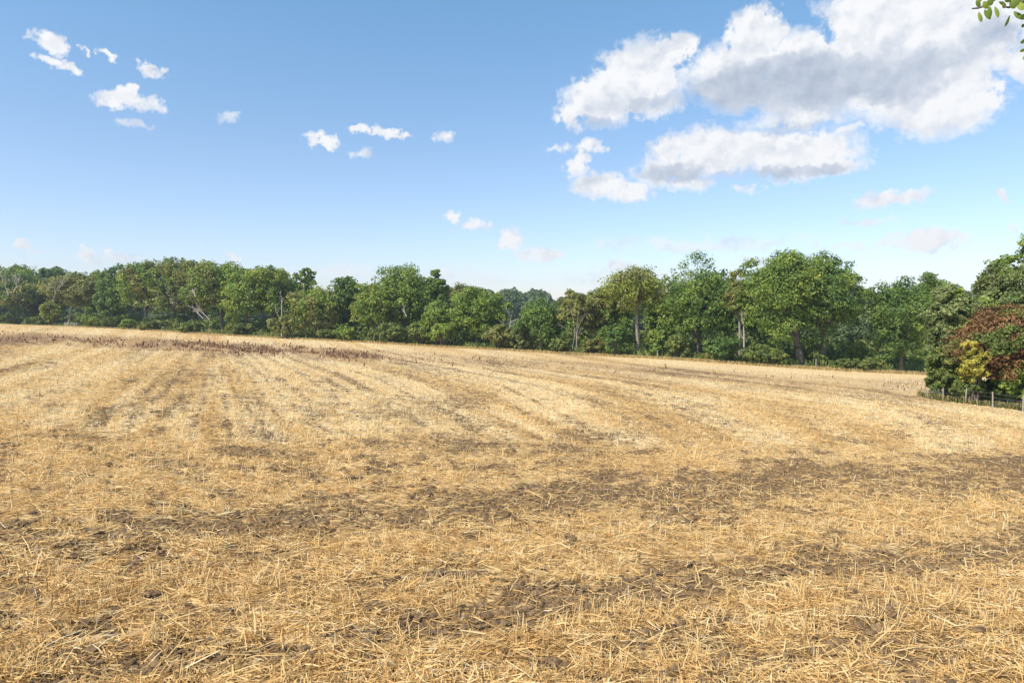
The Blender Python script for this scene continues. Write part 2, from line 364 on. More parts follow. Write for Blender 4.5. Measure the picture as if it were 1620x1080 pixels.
def ground_mat():
    m, t = new_mat('stubble ground'); g = NT(t)
    geo = g.n('ShaderNodeNewGeometry'); pos = geo.outputs['Position']
    cov = g.n('ShaderNodeAttribute', attribute_name='cover').outputs['Fac']
    pale = g.n('ShaderNodeAttribute', attribute_name='pale').outputs['Fac']
    fld = g.n('ShaderNodeAttribute', attribute_name='field').outputs['Fac']
    red = g.n('ShaderNodeAttribute', attribute_name='weed').outputs['Fac']
    def noise(sc, det=4, ro=.6, vec=None): return g.n('ShaderNodeTexNoise', {'Vector': vec or pos, 'Scale': sc, 'Detail': det, 'Roughness': ro}).outputs[0]
    mp = g.n('ShaderNodeMapping', {'Vector': pos, 'Scale': (3.0, 12.0, 3.0)}).outputs[0]
    n1 = noise(7, 6, .7); n2 = noise(1.7, 5, .7); n3 = noise(22, 5, .75); nst = noise(5, 5, .7, mp)
    soil = g.ramp(n3, [(0.25, (0.100, 0.059, 0.028)), (0.5, (0.21, 0.130, 0.064)), (0.68, (0.38, 0.26, 0.140))])
    straw_g = g.ramp(nst, [(0.38, (0.26, 0.155, 0.07)), (0.5, (0.64, 0.41, 0.17)), (0.62, (0.84, 0.61, 0.30))])
    straw_p = g.ramp(nst, [(0.38, (0.38, 0.25, 0.12)), (0.5, (0.74, 0.54, 0.28)), (0.62, (0.90, 0.73, 0.44))])
    straw = g.mix(pale, straw_g, straw_p)
    a = g.n('ShaderNodeMath', {0: n1, 1: n2}, operation='ADD').outputs[0]
    a = g.n('ShaderNodeMath', {0: a, 1: n3}, operation='ADD').outputs[0]
    a = g.n('ShaderNodeMath', {0: a, 1: 1.5}, operation='SUBTRACT').outputs[0]
    a = g.n('ShaderNodeMath', {0: a, 1: 1.5, 2: cov}, operation='MULTIPLY_ADD').outputs[0]
    f = g.n('ShaderNodeMapRange', {0: a, 1: 0.42, 2: 0.80}).outputs[0]
    c = g.mix(f, soil, straw)
    c = g.mix(g.n('ShaderNodeMath', {0: red, 1: 0.65}, operation='MULTIPLY').outputs[0], c, (0.30, 0.165, 0.09))
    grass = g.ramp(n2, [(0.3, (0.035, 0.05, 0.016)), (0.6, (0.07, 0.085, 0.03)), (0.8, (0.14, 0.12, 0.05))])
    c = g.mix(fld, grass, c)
    bmp = g.n('ShaderNodeBump', {'Strength': 0.9, 'Distance': 0.03, 'Height': n3})
    b = g.n('ShaderNodeBsdfPrincipled', {'Base Color': c, 'Roughness': .95, 'Normal': bmp.outputs[0]})
    b.inputs['Specular IOR Level'].default_value = 0.15
    g.out(b.outputs[0]); return m
def straw_mat():
    m, t = new_mat('straw'); g = NT(t)
    tone = g.n('ShaderNodeAttribute', attribute_name='tone').outputs['Fac']
    c = g.ramp(tone, [(0.0, (0.24, 0.14, 0.06)), (0.3, (0.58, 0.35, 0.13)), (0.6, (0.80, 0.55, 0.235)), (0.85, (0.90, 0.70, 0.37)), (1.0, (0.93, 0.80, 0.54))])
    d = g.n('ShaderNodeBsdfPrincipled', {'Base Color': c, 'Roughness': .6}); d.inputs['Specular IOR Level'].default_value = .12
    tr = g.n('ShaderNodeBsdfTranslucent', {0: c})
    g.out(g.n('ShaderNodeMixShader', {0: .25, 1: d.outputs[0], 2: tr.outputs[0]}).outputs[0]); return m
def leaf_mat(name, a, b, c, trans=.32):
    m, t = new_mat(name); g = NT(t)
    tone = g.n('ShaderNodeAttribute', attribute_name='tone').outputs['Fac']
    col = g.ramp(tone, [(0.0, a), (0.5, b), (1.0, c)])
    d = g.n('ShaderNodeBsdfPrincipled', {'Base Color': col, 'Roughness': .55}); d.inputs['Specular IOR Level'].default_value = .3
    c2 = g.mix(1.0, col, (1.25, 1.3, .6), 'MULTIPLY')
    tr = g.n('ShaderNodeBsdfTranslucent', {0: c2})
    g.out(g.n('ShaderNodeMixShader', {0: trans, 1: d.outputs[0], 2: tr.outputs[0]}).outputs[0]); return m
def bark_mat(name, a, b, sc=3):
    m, t = new_mat(name); g = NT(t)
    pos = g.n('ShaderNodeTexCoord').outputs['Object']
    mp = g.n('ShaderNodeMapping', {'Vector': pos, 'Scale': (sc * 2, sc * 2, sc * .4)}).outputs[0]
    n = g.n('ShaderNodeTexNoise', {'Vector': mp, 'Scale': 2.0, 'Detail': 6, 'Roughness': .7}).outputs[0]
    c = g.ramp(n, [(0.3, a), (0.7, b)])
    bp = g.n('ShaderNodeBump', {'Strength': .7, 'Distance': .05, 'Height': n})
    b_ = g.n('ShaderNodeBsdfPrincipled', {'Base Color': c, 'Roughness': .9, 'Normal': bp.outputs[0]})
    g.out(b_.outputs[0]); return m

MAT = dict(
 ground=ground_mat(), straw=straw_mat(),
 oak=leaf_mat('oak leaves', (0.093, 0.155, 0.030), (0.193, 0.279, 0.053), (0.353, 0.406, 0.078)),
 dark=leaf_mat('dark leaves', (0.059, 0.120, 0.029), (0.133, 0.216, 0.051), (0.273, 0.332, 0.078)),
 mid=leaf_mat('green leaves', (0.107, 0.181, 0.035), (0.228, 0.316, 0.061), (0.418, 0.460, 0.091)),
 olive=leaf_mat('olive leaves', (0.132, 0.154, 0.049), (0.258, 0.267, 0.082), (0.389, 0.364, 0.116)),
 lime=leaf_mat('lime leaves', (0.121, 0.169, 0.031), (0.268, 0.307, 0.057), (0.417, 0.420, 0.085)),
 grey=leaf_mat('grey green leaves', (0.121, 0.158, 0.057), (0.226, 0.271, 0.100), (0.348, 0.370, 0.147)),
 yellow=leaf_mat('yellow leaves', (.16,.16,.03), (.42,.38,.065), (.70,.58,.14)),
 copper=leaf_mat('rusty brown leaves', (.08,.042,.018), (.21,.108,.042), (.37,.21,.085), .2),
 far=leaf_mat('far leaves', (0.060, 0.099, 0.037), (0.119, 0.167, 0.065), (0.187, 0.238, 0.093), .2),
 shade=leaf_mat('hedge leaves', (0.083, 0.126, 0.034), (0.183, 0.232, 0.059), (0.346, 0.324, 0.084)),
 dock=leaf_mat('dock seed', (.095,.050,.032), (.23,.135,.080), (.46,.31,.18), .15),
 drygrass=leaf_mat('dry grass', (.26,.18,.07), (.48,.36,.16), (.68,.54,.28), .3),
 grass=leaf_mat('green grass', (.04,.06,.015), (.09,.115,.03), (.17,.18,.06), .3),
 bark=bark_mat('bark', (.07,.055,.04), (.20,.165,.125)),
 palebark=bark_mat('pale bark', (.15,.125,.10), (.36,.31,.25)),
 dead=bark_mat('bleached dead wood', (.26,.23,.19), (.52,.48,.42)),
 post=bark_mat('weathered post', (.22,.19,.15), (.48,.43,.36), 6),
 white=bark_mat('pale post', (.6,.58,.54), (.8,.78,.74), 6),
)
m, t = new_mat('wire'); g = NT(t)
g.out(g.n('ShaderNodeBsdfPrincipled', {'Base Color': (.35,.34,.33,1), 'Metallic': .8, 'Roughness': .55}).outputs[0]); MAT['wire'] = m

# ------------------------------------------------------------------ ground sheet
def build_ground():
    st = 0.0052
    front = np.arange(-0.86, 0.93, st)
    back = np.linspace(0.93, 2 * math.pi - 0.86, 70)[1:-1]
    th_ = np.r_[front, back]
    rr = [0.015, 0.15, 0.35, 0.6]
    while rr[-1] < 1360: rr.append(rr[-1] * (1 + (st if rr[-1] < 260 else 0.03)))
    rr = np.array(rr)
    A, Rr = np.meshgrid(th_, rr)
    x = (np.sin(A) * Rr).ravel(); y = (np.cos(A) * Rr).ravel()
    x = np.r_[0.0, x]; y = np.r_[0.0, y]
    z = ground_z(x, y)
    px, py = project(x, y, z)
    cov, pale = tables(x, y, px, py); weed = np.where(y < 30, 0, lookup(strip, px, py))
    fm = field_mask(x, y)
    z = z + soil_disp(x, y, cov)
    nr, nc = A.shape
    idx = np.arange(nr * nc).reshape(nr, nc) + 1
    nxt = np.roll(idx, -1, axis=1)
    f = np.stack([idx[:-1], idx[1:], nxt[1:], nxt[:-1]], -1).reshape(-1, 4)[:, ::-1]
    o = mesh_np('ground', np.c_[x, y, z], f, MAT['ground'], attrs={'cover': ('POINT', cov), 'pale': ('POINT', pale), 'field': ('POINT', fm), 'weed': ('POINT', weed)}, smooth=True)
    tag(o, kind='structure')
build_ground()

# ------------------------------------------------------------------ straw
def strips(base, direc, side, length, width, bend, tone, name, mat, seg=2):
    """flat bent ribbons: base (n,3), unit direc, unit side"""
    n = len(base); k = seg + 1
    t_ = np.linspace(0, 1, k)
    V = np.zeros((n, k, 2, 3), dtype=np.float32)
    for i, tt in enumerate(t_):
        c = base + direc * (length * tt)[:, None] + bend * (4 * tt * (1 - tt))
        hw = (width * (0.5 if i < k - 1 else 0.32))[:, None] * side
        V[:, i, 0] = c - hw; V[:, i, 1] = c + hw
    b0 = (np.arange(n) * k * 2)[:, None]
    fs = []
    for i in range(seg):
        fs.append(b0 + np.array([2 * i, 2 * i + 1, 2 * i + 3, 2 * i + 2]))
    Fc = np.stack(fs, 1).reshape(-1, 4)
    return mesh_np(name, V.reshape(-1, 3), Fc, mat, attrs={'tone': ('FACE', np.repeat(tone, seg))})
def scatter(n, d0, d1, u0=-0.9, u1=0.95, power=1.0):
    """positions in the view's wedge, count per area falling with distance"""
    r = d0 * (d1 / d0) ** (rng.random(n) ** power)
    u = u0 + (u1 - u0) * rng.random(n)
    return u * r, r
def straw_layer(n, d0, d1, name, label, wmin, seg, kw):
    x, y = scatter(n, d0, d1)
    if d0 < 5: x = x * (y + 2.6) / y                       # the nearest straw also lies to either side of the frame
    z = ground_z(x, y); px, py = project(x, y, z)
    cov, pale = tables(x, y, px, py)
    clump = fbm2(x * 2.3, y * 3.2, 3, 101); fine = fbm2(x * 7, y * 7, 2, 102)
    p = sstep(0.35, 0.95, cov + (clump - .5) * 1.1 + (fine - .5) * 1.1) * (1 - kw['base']) + kw['base']
    keep = (rng.random(n) < p) & (field_mask(x, y) > .5)
    x, y, z, cov, pale, clump = (a[keep] for a in (x, y, z, cov, pale, clump)); n = len(x)
    z = z + soil_disp(x, y, cov)
    up = rng.random(n) < kw['upright'] * (0.3 + 1.4 * pale)
    L_ = np.where(up, rng.uniform(.04, .13, n), .03 + rng.gamma(2.0, .030, n)).clip(.035, .28)
    tilt = np.where(up, R(90) - np.abs(rng.normal(0, .45, n)), np.abs(rng.normal(0.05, .16, n)))
    a = rng.normal(R(10), 1.0, n) + np.where(rng.random(n) < .5, math.pi, 0)
    dr = np.c_[np.cos(a) * np.cos(tilt), np.sin(a) * np.cos(tilt), np.sin(tilt)]
    sd_ = np.cross(dr, rng.normal(0, 1, (n, 3)) * [.5, .5, 1] + [0, 0, .8]); sd_ /= np.linalg.norm(sd_, axis=1)[:, None]
    dist = y
    w = np.maximum(wmin * rng.uniform(.6, 1.3, n), dist * kw['wk'])
    L_ = L_ * kw.get('lk', 1)
    bend = rng.normal(0, 1, (n, 3)) * (L_ * .03)[:, None]
    base = np.c_[x, y, z + np.where(up, -.005, .004 + rng.random(n) * .035 * (cov * clump * 1.6))]
    base -= dr * (L_ * .5 * (~up))[:, None] * [1, 1, 0]
    tone = np.clip(rng.normal(.60, .2, n) + np.where(y > 9, .36, .3) * (pale - .5) + np.where(up, .05, 0) - (rng.random(n) < .12) * .3 + (clump - .5) * .3, 0, 1)
    o = strips(base, dr, sd_, L_, w, bend, tone, name, MAT['straw'], seg)
    tag(o, label, 'straw', kind='stuff')
straw_layer(300000, 1.5, 9.0, 'loose_straw', 'loose golden straw stalks lying across dark soil in the foreground', .0056, 2, dict(upright=.10, wk=.0008, base=.30))
straw_layer(270000, 9.0, 34.0, 'straw_cover', 'broken straw and short stubble over the middle of the field', .007, 1, dict(upright=.12, wk=.00065, lk=.85, base=.30))
straw_layer(150000, 34.0, 210.0, 'far_stubble', 'pale stubble rows on the far half of the field', .03, 1, dict(upright=.18, wk=.0008, lk=.8, base=.08))

def stubble_clumps(n, d0, d1):
    x, y = scatter(n, d0, d1)
    y = np.round(y / .18) * .18 + rng.normal(0, .012, n)          # drill rows run across the headland
    z = ground_z(x, y); px, py = project(x, y, z); cov = lookup(COVER, px, py)
    k = (rng.random(n) < sstep(.6, .95, cov + (fbm2(x * .9, y * 1.3, 3, 120) - .5) * 1.6)) & (field_mask(x, y) > .5)
    x, y, z, cov = x[k], y[k], z[k], cov[k]; q = 7; n = len(x) * q
    X_ = np.repeat(x, q) + rng.normal(0, .022, n); Y_ = np.repeat(y, q) + rng.normal(0, .014, n)
    Z_ = np.repeat(z + soil_disp(x, y, cov), q) - .01
    a = np.repeat(rng.uniform(0, 6.28, len(x)), q) + rng.normal(0, .7, n); t_ = np.repeat(np.abs(rng.normal(.25, .25, len(x))), q) + np.abs(rng.normal(0, .22, n))
    dr = np.c_[np.cos(a) * np.sin(t_), np.sin(a) * np.sin(t_), np.cos(t_)]; b = rng.uniform(-.8, .8, n); sd_ = np.c_[np.cos(b), np.sin(b), np.zeros(n)]
    L_ = rng.uniform(.05, .15, n)
    o = strips(np.c_[X_, Y_, Z_], dr, sd_, L_, np.maximum(.0045, Y_ * .0007), rng.normal(0, 1, (n, 3)) * (L_ * .03)[:, None], np.clip(rng.normal(.66, .18, n), 0, 1), 'cut_stubble', MAT['straw'], 1)
    tag(o, 'short upright cut stubble stems in loose rows between the fallen straw', 'stubble', kind='stuff')
stubble_clumps(3800, 2.6, 18)

def clods(n, d0, d1):
    """lumps of soil where the straw is thin, one mass"""
    x, y = scatter(n, d0, d1)
    z = ground_z(x, y); px, py = project(x, y, z); cov = lookup(COVER, px, py)
    p = sstep(.25, .75, 1 - cov + (fbm2(x * 2, y * 2, 3, 55) - .5) * .9) * .95 + .03
    k = (rng.random(n) < p) & (field_mask(x, y) > .5); x, y, z, cov = x[k], y[k], z[k], cov[k]; n = len(x)
    z = z + soil_disp(x, y, cov)
    # icosahedron
    ph = (1 + 5 ** .5) / 2
    iv = np.array([(-1,ph,0),(1,ph,0),(-1,-ph,0),(1,-ph,0),(0,-1,ph),(0,1,ph),(0,-1,-ph),(0,1,-ph),(ph,0,-1),(ph,0,1),(-ph,0,-1),(-ph,0,1)]) / math.sqrt(1 + ph * ph)
    it = np.array([(0,11,5),(0,5,1),(0,1,7),(0,7,10),(0,10,11),(1,5,9),(5,11,4),(11,10,2),(10,7,6),(7,1,8),(3,9,4),(3,4,2),(3,2,6),(3,6,8),(3,8,9),(4,9,5),(2,4,11),(6,2,10),(8,6,7),(9,8,1)])
    s = (.004 + rng.gamma(1.1, .006, n)).clip(.004, .034)
    V = iv[None] * (s[:, None, None]) * rng.uniform(.65, 1.35, (n, 12, 1)) * np.array([1.15, 1, .7])
    c, si = np.cos(rng.uniform(0, 6.28, n)), 0
    V = V + np.c_[x, y, z + s * .25][:, None, :]
    Fc = (np.arange(n)[:, None, None] * 12 + it[None]).reshape(-1, 3)
    m_, t_ = new_mat('soil lump'); g_ = NT(t_)
    nn = g_.n('ShaderNodeTexNoise', {'Vector': g_.n('ShaderNodeNewGeometry').outputs['Position'], 'Scale': 14., 'Detail': 5}).outputs[0]
    cc = g_.ramp(nn, [(.3, (.10, .061, .030)), (.7, (.27, .175, .095))])
    g_.out(g_.n('ShaderNodeBsdfPrincipled', {'Base Color': cc, 'Roughness': 1.0}).outputs[0])
    o = mesh_np('soil_clods', V.reshape(-1, 3), Fc, m_)
    tag(o, 'small dark clods of dry soil between the straw', 'soil', kind='stuff')
clods(120000, 2.4, 26)

# ------------------------------------------------------------------ foliage and wood builders
def tube(path, radii, sides=7):
    path = np.array(path, float); k = len(path)
    tn = np.gradient(path, axis=0); tn /= np.linalg.norm(tn, axis=1)[:, None] + 1e-9
    ref = np.where(np.abs(tn[:, 2:3]) > .9, [[1., 0, 0]], [[0., 0, 1]])
    a = np.cross(tn, ref); a /= np.linalg.norm(a, axis=1)[:, None]; b = np.cross(tn, a)
    an = np.linspace(0, 2 * math.pi, sides, endpoint=False)
    V = path[:, None] + np.array(radii)[:, None, None] * (a[:, None] * np.cos(an)[None, :, None] + b[:, None] * np.sin(an)[None, :, None])
    i = np.arange(k - 1)[:, None] * sides; j = np.arange(sides)[None]; j2 = (j + 1) % sides
    Fc = np.stack([i + j, i + j2, i + sides + j2, i + sides + j], -1).reshape(-1, 4)
    return V.reshape(-1, 3), Fc
class Wood:
    def __init__(s): s.v = []; s.f = []; s.n = 0
    def add(s, path, radii, sides=7):
        v, f = tube(path, radii, sides); s.v.append(v); s.f.append(f + s.n); s.n += len(v)
    def build(s, name, mat, parent): return mesh_np(name, np.concatenate(s.v), np.concatenate(s.f), mat, parent, smooth=True)
def wiggle(a, b, n, amp, r_):
    a = np.array(a, float); b = np.array(b, float); t_ = np.linspace(0, 1, n)[:, None]
    p = a + (b - a) * t_; w = r_.normal(0, amp, (n, 3)); w[0] = 0; w[-1] *= .5
    w = np.cumsum(w, axis=0) * np.sin(t_ * math.pi * .9 + .1) * .6
    w -= t_ * w[-1]; return p + w
def leaves(C, nrm, size, tone, r_, aspect=.62, spread=.7):
    """one rhombic leaf cluster per point"""
    n = len(C)
    nn = nrm + r_.normal(0, spread, (n, 3)); nn /= np.linalg.norm(nn, axis=1)[:, None] + 1e-9
    a = np.cross(nn, r_.normal(0, 1, (n, 3))); a /= np.linalg.norm(a, axis=1)[:, None] + 1e-9
    b = np.cross(nn, a); s = size[:, None]
    c1 = r_.uniform(.7, 1.3, (n, 4, 1))
    V = np.stack([C - a * s * c1[:, 0], C - b * s * aspect * c1[:, 1] + nn * s * .18, C + a * s * c1[:, 2], C + b * s * aspect * c1[:, 3] + nn * s * .18], 1)
    return V.reshape(-1, 3), np.arange(n * 4).reshape(-1, 4)
def crown_pts(H, Wd, cb, r_, nl, ns, nlf, loose=1.0, shape=1.0, Wy=None):
    """lobes -> sub-lobes -> leaf clusters; returns lobe centres, points, normals, tone"""
    Wy = Wy or Wd * .85
    zc = H * (1 + cb) / 2; hz = H * (1 - cb) / 2
    i = np.arange(nl) + .5
    phi = np.arccos(1 - 1.75 * i / nl); th0 = math.pi * (1 + 5 ** .5) * i + r_.uniform(0, 6)
    D = np.c_[np.cos(th0) * np.sin(phi), np.sin(th0) * np.sin(phi), np.cos(phi)] + r_.normal(0, .16, (nl, 3))
    rl = (r_.uniform(.20, .34, nl) * min(Wd, H * (1 - cb) * 1.25)) * .85
    k = r_.uniform(.55, 1.0, nl)[:, None]
    half = np.array([Wd / 2, Wy / 2, hz])
    Lc = D * np.maximum(half - rl[:, None] * .95, half * .25) * k
    Lc = np.r_[Lc, r_.normal(0, .22, (max(2, nl // 4), 3)) * half]; rl = np.r_[rl, np.full(max(2, nl // 4), rl.mean() * 1.05)]
    # stretch so that the crown meets its extents
    top = (Lc[:, 2] + rl).max(); Lc[:, 2] += (hz - top) * sstep(-hz, hz, Lc[:, 2])
    Lc[:, 2] += zc
    Lc[:, 2] = np.maximum(Lc[:, 2], rl * .5 + H * cb * .9)
    P_, Nn, To = [], [], []
    for c, r0 in zip(Lc, rl):
        d = r_.normal(0, 1, (ns, 3)) + [0, 0, .35]; d /= np.linalg.norm(d, axis=1)[:, None]
        sc_ = c + d * r0 * r_.uniform(.6, 1.0, (ns, 1)) * [1, 1, .85]
        sr = r0 * r_.uniform(.22, .42, ns) * (1.0 / loose ** .3)
        lt = r_.normal(0, .10)
        for q, s_, dd in zip(sc_, sr, d):
            e_ = r_.normal(0, 1, (nlf, 3)); e_ /= np.linalg.norm(e_, axis=1)[:, None]
            rad = r_.uniform(.45, 1.15, (nlf, 1)) ** .8
            P_.append(q + e_ * s_ * rad * [1.15, 1.15, .8]); Nn.append(e_ * .8 + dd * .5 + [0, 0, .45])
            To.append(np.clip(.45 + lt + r_.normal(0, .11) + r_.normal(0, .12, nlf), 0, 1))
    return Lc, rl, np.concatenate(P_), np.concatenate(Nn), np.concatenate(To)

def make_tree(name, label, cat, px, wpx, top, mat, dd=0.0, D=None, cb=.12, nl=18, ns=13, nlf=34, leaf=.00175, loose=1.0, seed=0, trunk='bark', tr=.022, group=None, lean=0.0, base_px=None, dead=None, dropout=.0, extra=None, second=None):
    r_ = np.random.default_rng(1000 + seed)
    u = (px - 810) / F
    D = (float(depth_b(u)) if D is None else D) + dd
    X_, Y_ = u * D, D; g0 = gz(X_, Y_)
    H = EYE + (HOR - top + 5) / F * D - g0
    Wd = wpx * 1.06 / F * D
    bx = 0.0 if base_px is None else (base_px - px) / F * D
    root = empty(name, (X_ + bx, Y_, g0)); tag(root, label, cat, group)
    Lc, rl, P_, Nn, To = crown_pts(H, Wd, cb, r_, nl, ns, int(nlf * 1.45), loose)
    P_[:, 0] -= bx; Lc[:, 0] -= bx
    if P_[:, 2].max() > H: 
        f = (H - Lc[:, 2].min()) / (np.quantile(P_[:, 2], .999) - Lc[:, 2].min())
        P_[:, 2] = np.where(P_[:, 2] > Lc[:, 2].min(), Lc[:, 2].min() + (P_[:, 2] - Lc[:, 2].min()) * f, P_[:, 2])
    keep = P_[:, 2] > .08
    if dropout: 
        nn = fbm2(P_[:, 0] * .45 + 50, P_[:, 2] * .45 + P_[:, 1] * .2, 3, seed); keep &= nn > dropout
    P_, Nn, To = P_[keep], Nn[keep], To[keep]
    size = leaf * D * r_.uniform(.6, 1.35, len(P_))
    # wood
    w = Wood(); tr_ = max(H * tr, .08)
    fork = H * max(.16, min(cb + .1, .42)); k = 7
    tp = wiggle((0, 0, -.35), (-bx * .5 * (fork / H) * 2, 0, fork), k, tr_ * .25, r_)
    rad = np.linspace(1.15, .8, k) * tr_; rad[0] *= 1.45; rad[1] *= 1.12
    w.add(tp, rad, 9)
    lead = wiggle(tp[-1], (-bx, 0, H * .86), 8, tr_ * .9, r_); w.add(lead, np.linspace(.78, .1, 8) * tr_, 7)
    for c, r0 in zip(Lc, rl):
        tt = np.clip((c[2] / H - .25) * .7, 0.02, .75); j = tt * (len(lead) - 1); j0 = int(j)
        st_ = lead[j0] + (lead[min(j0 + 1, len(lead) - 1)] - lead[j0]) * (j - j0)
        if c[2] < fork: st_ = tp[-2]
        n_ = 6; pth = wiggle(st_, c, n_, tr_ * .9, r_); pth[1:-1, 2] += np.sin(np.linspace(0, math.pi, n_))[1:-1] * r0 * .12
        w.add(pth, np.linspace(.42, .10, n_) * tr_ * (1 - tt * .4), 6)
        for q in range(3):
            d = r_.normal(0, 1, 3) + [0, 0, .5]; d /= np.linalg.norm(d)
            w.add(wiggle(pth[-2 - (q % 2)], c + d * r0 * .85, 4, tr_ * .4, r_), np.linspace(.13, .03, 4) * tr_, 5)
    w.build('trunk', MAT[trunk], root)
    V, Fc = leaves(P_, Nn, size, To, r_)
    mats = [MAT[mat]]
    cr = mesh_np('crown', V, Fc, mats, root, attrs={'tone': ('FACE', To)})
    if second:                                    # a share of the clumps has another leaf colour
        cr.data.materials.append(MAT[second[0]])
        sc2 = .5 if D > 80 else 1.1
        nn = fbm2(P_[:, 0] * sc2 + 90, P_[:, 2] * sc2 + P_[:, 1] * .3, 3, seed + 7)
        cr.data.polygons.foreach_set('material_index', (nn > second[1]).astype(np.int32))
    for dpx, dpy, hpx, ln in (dead or []):       # bleached dead limbs standing out of the crown, each its own part
        dw = Wood(); ddy = -Wd * .47
        s0 = np.array([(dpx - px) / F * D - bx, ddy, EYE + (HOR - dpy) / F * D - g0])
        snag(dw, s0, hpx * .8 / F * D, ln, r_, tr_ * .36, 3)
        dw.build('dead_branch', MAT['dead'], root)
    return root
def snag(w, s0, length, lean, r_, rad, depth, dirn=None):
    d = np.array([lean, r_.normal(0, .12), 1.0]) if dirn is None else dirn
    d = d / np.linalg.norm(d)
    e_ = s0 + d * length
    p = wiggle(s0, e_, 6, length * .045, r_)
    w.add(p, np.linspace(1, .45, 6) * rad, 6)
    if depth == 0: return
    for i in range(3 if depth > 1 else 2):
        j = r_.integers(2, 6); nd = d + r_.normal(0, .62, 3) * [1, .6, .7] + [0, 0, .15]
        snag(w, p[j], length * r_.uniform(.38, .62), 0, r_, rad * .55, depth - 1, nd)

def make_shrub(name, label, cat, px, wpx, top, mat, dd=-1.5, D=None, seed=0, leaf=.0021, n=9, nlf=34, group=None, base=None, ns=11):
    r_ = np.random.default_rng(5000 + seed)
    u = (px - 810) / F; D = (float(depth_b(u)) if D is None else D) + dd
    X_, Y_ = u * D, D; g0 = gz(X_, Y_)
    H = max(EYE + (HOR - top) / F * D - g0, .6); Wd = wpx / F * D
    root = empty(name, (X_, Y_, g0)); tag(root, label, cat, group)
    Lc, rl, P_, Nn, To = crown_pts(H, Wd, base or 0.0, r_, n, ns, nlf)
    kp = P_[:, 2] > .05; P_, Nn, To = P_[kp], Nn[kp], To[kp]
    V, Fc = leaves(P_, Nn, leaf * D * r_.uniform(.6, 1.3, len(P_)), To, r_)
    w = Wood()
    for c in Lc: w.add(wiggle((r_.normal(0, .15), r_.normal(0, .1), -.15), c, 5, .06, r_), np.linspace(.05, .012, 5) * max(1, H / 3), 5)
    w.build('stem', MAT['bark'], root)
    mesh_np('foliage', V, Fc, MAT[mat], root, attrs={'tone': ('FACE', To)})
    return root

# ------------------------------------------------------------------ the tree line (px = place along the photographed edge of the field)
T = make_tree
T('oak_tree', 'broad dark oak with bleached bare limbs at the left end of the tree line', 'tree', 30, 105, 428, 'dark', dd=3, cb=.08, seed=1, trunk='palebark', second=('olive', .56), base_px=40, dead=[(44,448,24,-.15),(60,463,34,.5),(28,478,20,-.9),(52,468,22,-.3)])
T('field_tree', 'mid green tree behind the leftmost oak, cut by the photo edge', 'tree', -14, 80, 417, 'mid', dd=16, cb=.15, seed=2)
T('field_tree', 'flat topped green tree at far left rising behind the dead limbed oak', 'tree', 34, 70, 419, 'mid', dd=22, cb=.2, seed=3)
T('field_tree', 'dark crowned tree between the bleached limbed oak and the pale leaning willow', 'tree', 88, 58, 423, 'dark', dd=18, cb=.1, seed=4)
T('willow_tree', 'pale olive willow with two slim leaning trunks beside the field gate', 'tree', 124, 92, 434, 'olive', dd=1, cb=.30, seed=5, trunk='palebark', base_px=107, tr=.016, dead=[(113,478,26,.35),(122,462,20,.5),(104,462,16,.6)])
T('field_tree', 'dense dark green tree just right of the pale leaning willow', 'tree', 181, 66, 424, 'dark', dd=4, cb=.02, seed=6)
T('field_tree', 'small dark tree in the dip behind the pale willow', 'tree', 152, 46, 431, 'mid', dd=20, cb=.1, seed=7)
T('field_tree', 'tall mid green tree with sky showing through its top left of the tree line summit', 'tree', 231, 86, 411, 'mid', dd=5, cb=.05, seed=8, dropout=.36, second=('olive', .5))
T('field_tree', 'highest tree of the left hand group with ragged dark top', 'tree', 276, 78, 405, 'oak', dd=10, cb=.1, seed=9, second=('olive', .5), dropout=.34)
T('field_tree', 'olive green tree with long curved pale limbs leaning left above the field edge', 'tree', 335, 92, 415, 'olive', dd=2, cb=.18, seed=10, second=('mid', .48), base_px=355, dead=[(352,505,42,-.75),(342,503,18,-1.0),(331,470,16,-.5)])
T('field_tree', 'rounded green tree right of the one with curved pale limbs', 'tree', 390, 84, 422, 'mid', dd=4, cb=.04, seed=12, second=('lime', .62))
T('field_tree', 'light topped green tree standing behind the white forked snag', 'tree', 430, 82, 421, 'oak', dd=7, cb=.06, seed=13, second=('lime', .58))
T('field_tree', 'loose leaved small tree top poking out above the olive round tree', 'tree', 484, 44, 425, 'oak', dd=14, cb=.35, seed=14, loose=2, ns=7, nl=10, nlf=20)
T('field_tree', 'wide rounded olive green tree left of the dark gap near the middle', 'tree', 500, 92, 452, 'olive', dd=0, cb=.03, seed=15, second=('mid', .5))
T('field_tree', 'dark upright tree between the olive round tree and the pale green one', 'tree', 545, 66, 438, 'dark', dd=6, cb=.03, seed=16, dropout=.33)
T('field_tree', 'bright yellow green tree at the left foot of the tall pointed oak', 'tree', 592, 78, 449, 'lime', dd=0, cb=.10, seed=17, second=('mid', .47))
T('oak_tree', 'tall pointed green oak standing above its neighbours left of the far hill gap', 'tree', 640, 112, 412, 'oak', dd=6, cb=.05, seed=18, nl=24, second=('mid', .5), dropout=.30, dead=[(652,500,16,-.3)])
T('field_tree', 'thin topped tree leaning right out of the tall pointed oak', 'tree', 688, 54, 430, 'oak', dd=10, cb=.25, seed=19, loose=1.6, ns=9, dead=[(683,512,30,-.45),(695,492,16,.4)])
T('field_tree', 'low mid green tree with bare twigs between tall oak and broad dark one', 'tree', 690, 60, 478, 'mid', dd=-1, cb=.02, seed=20)
T('field_tree', 'hazy olive tree behind, right of the thin topped one', 'tree', 722, 74, 448, 'olive', dd=22, cb=.1, seed=21)
T('field_tree', 'broad layered dark green tree left of the far hill gap', 'tree', 755, 98, 454, 'oak', dd=2, cb=.02, seed=22, nl=22, second=('mid', .52))
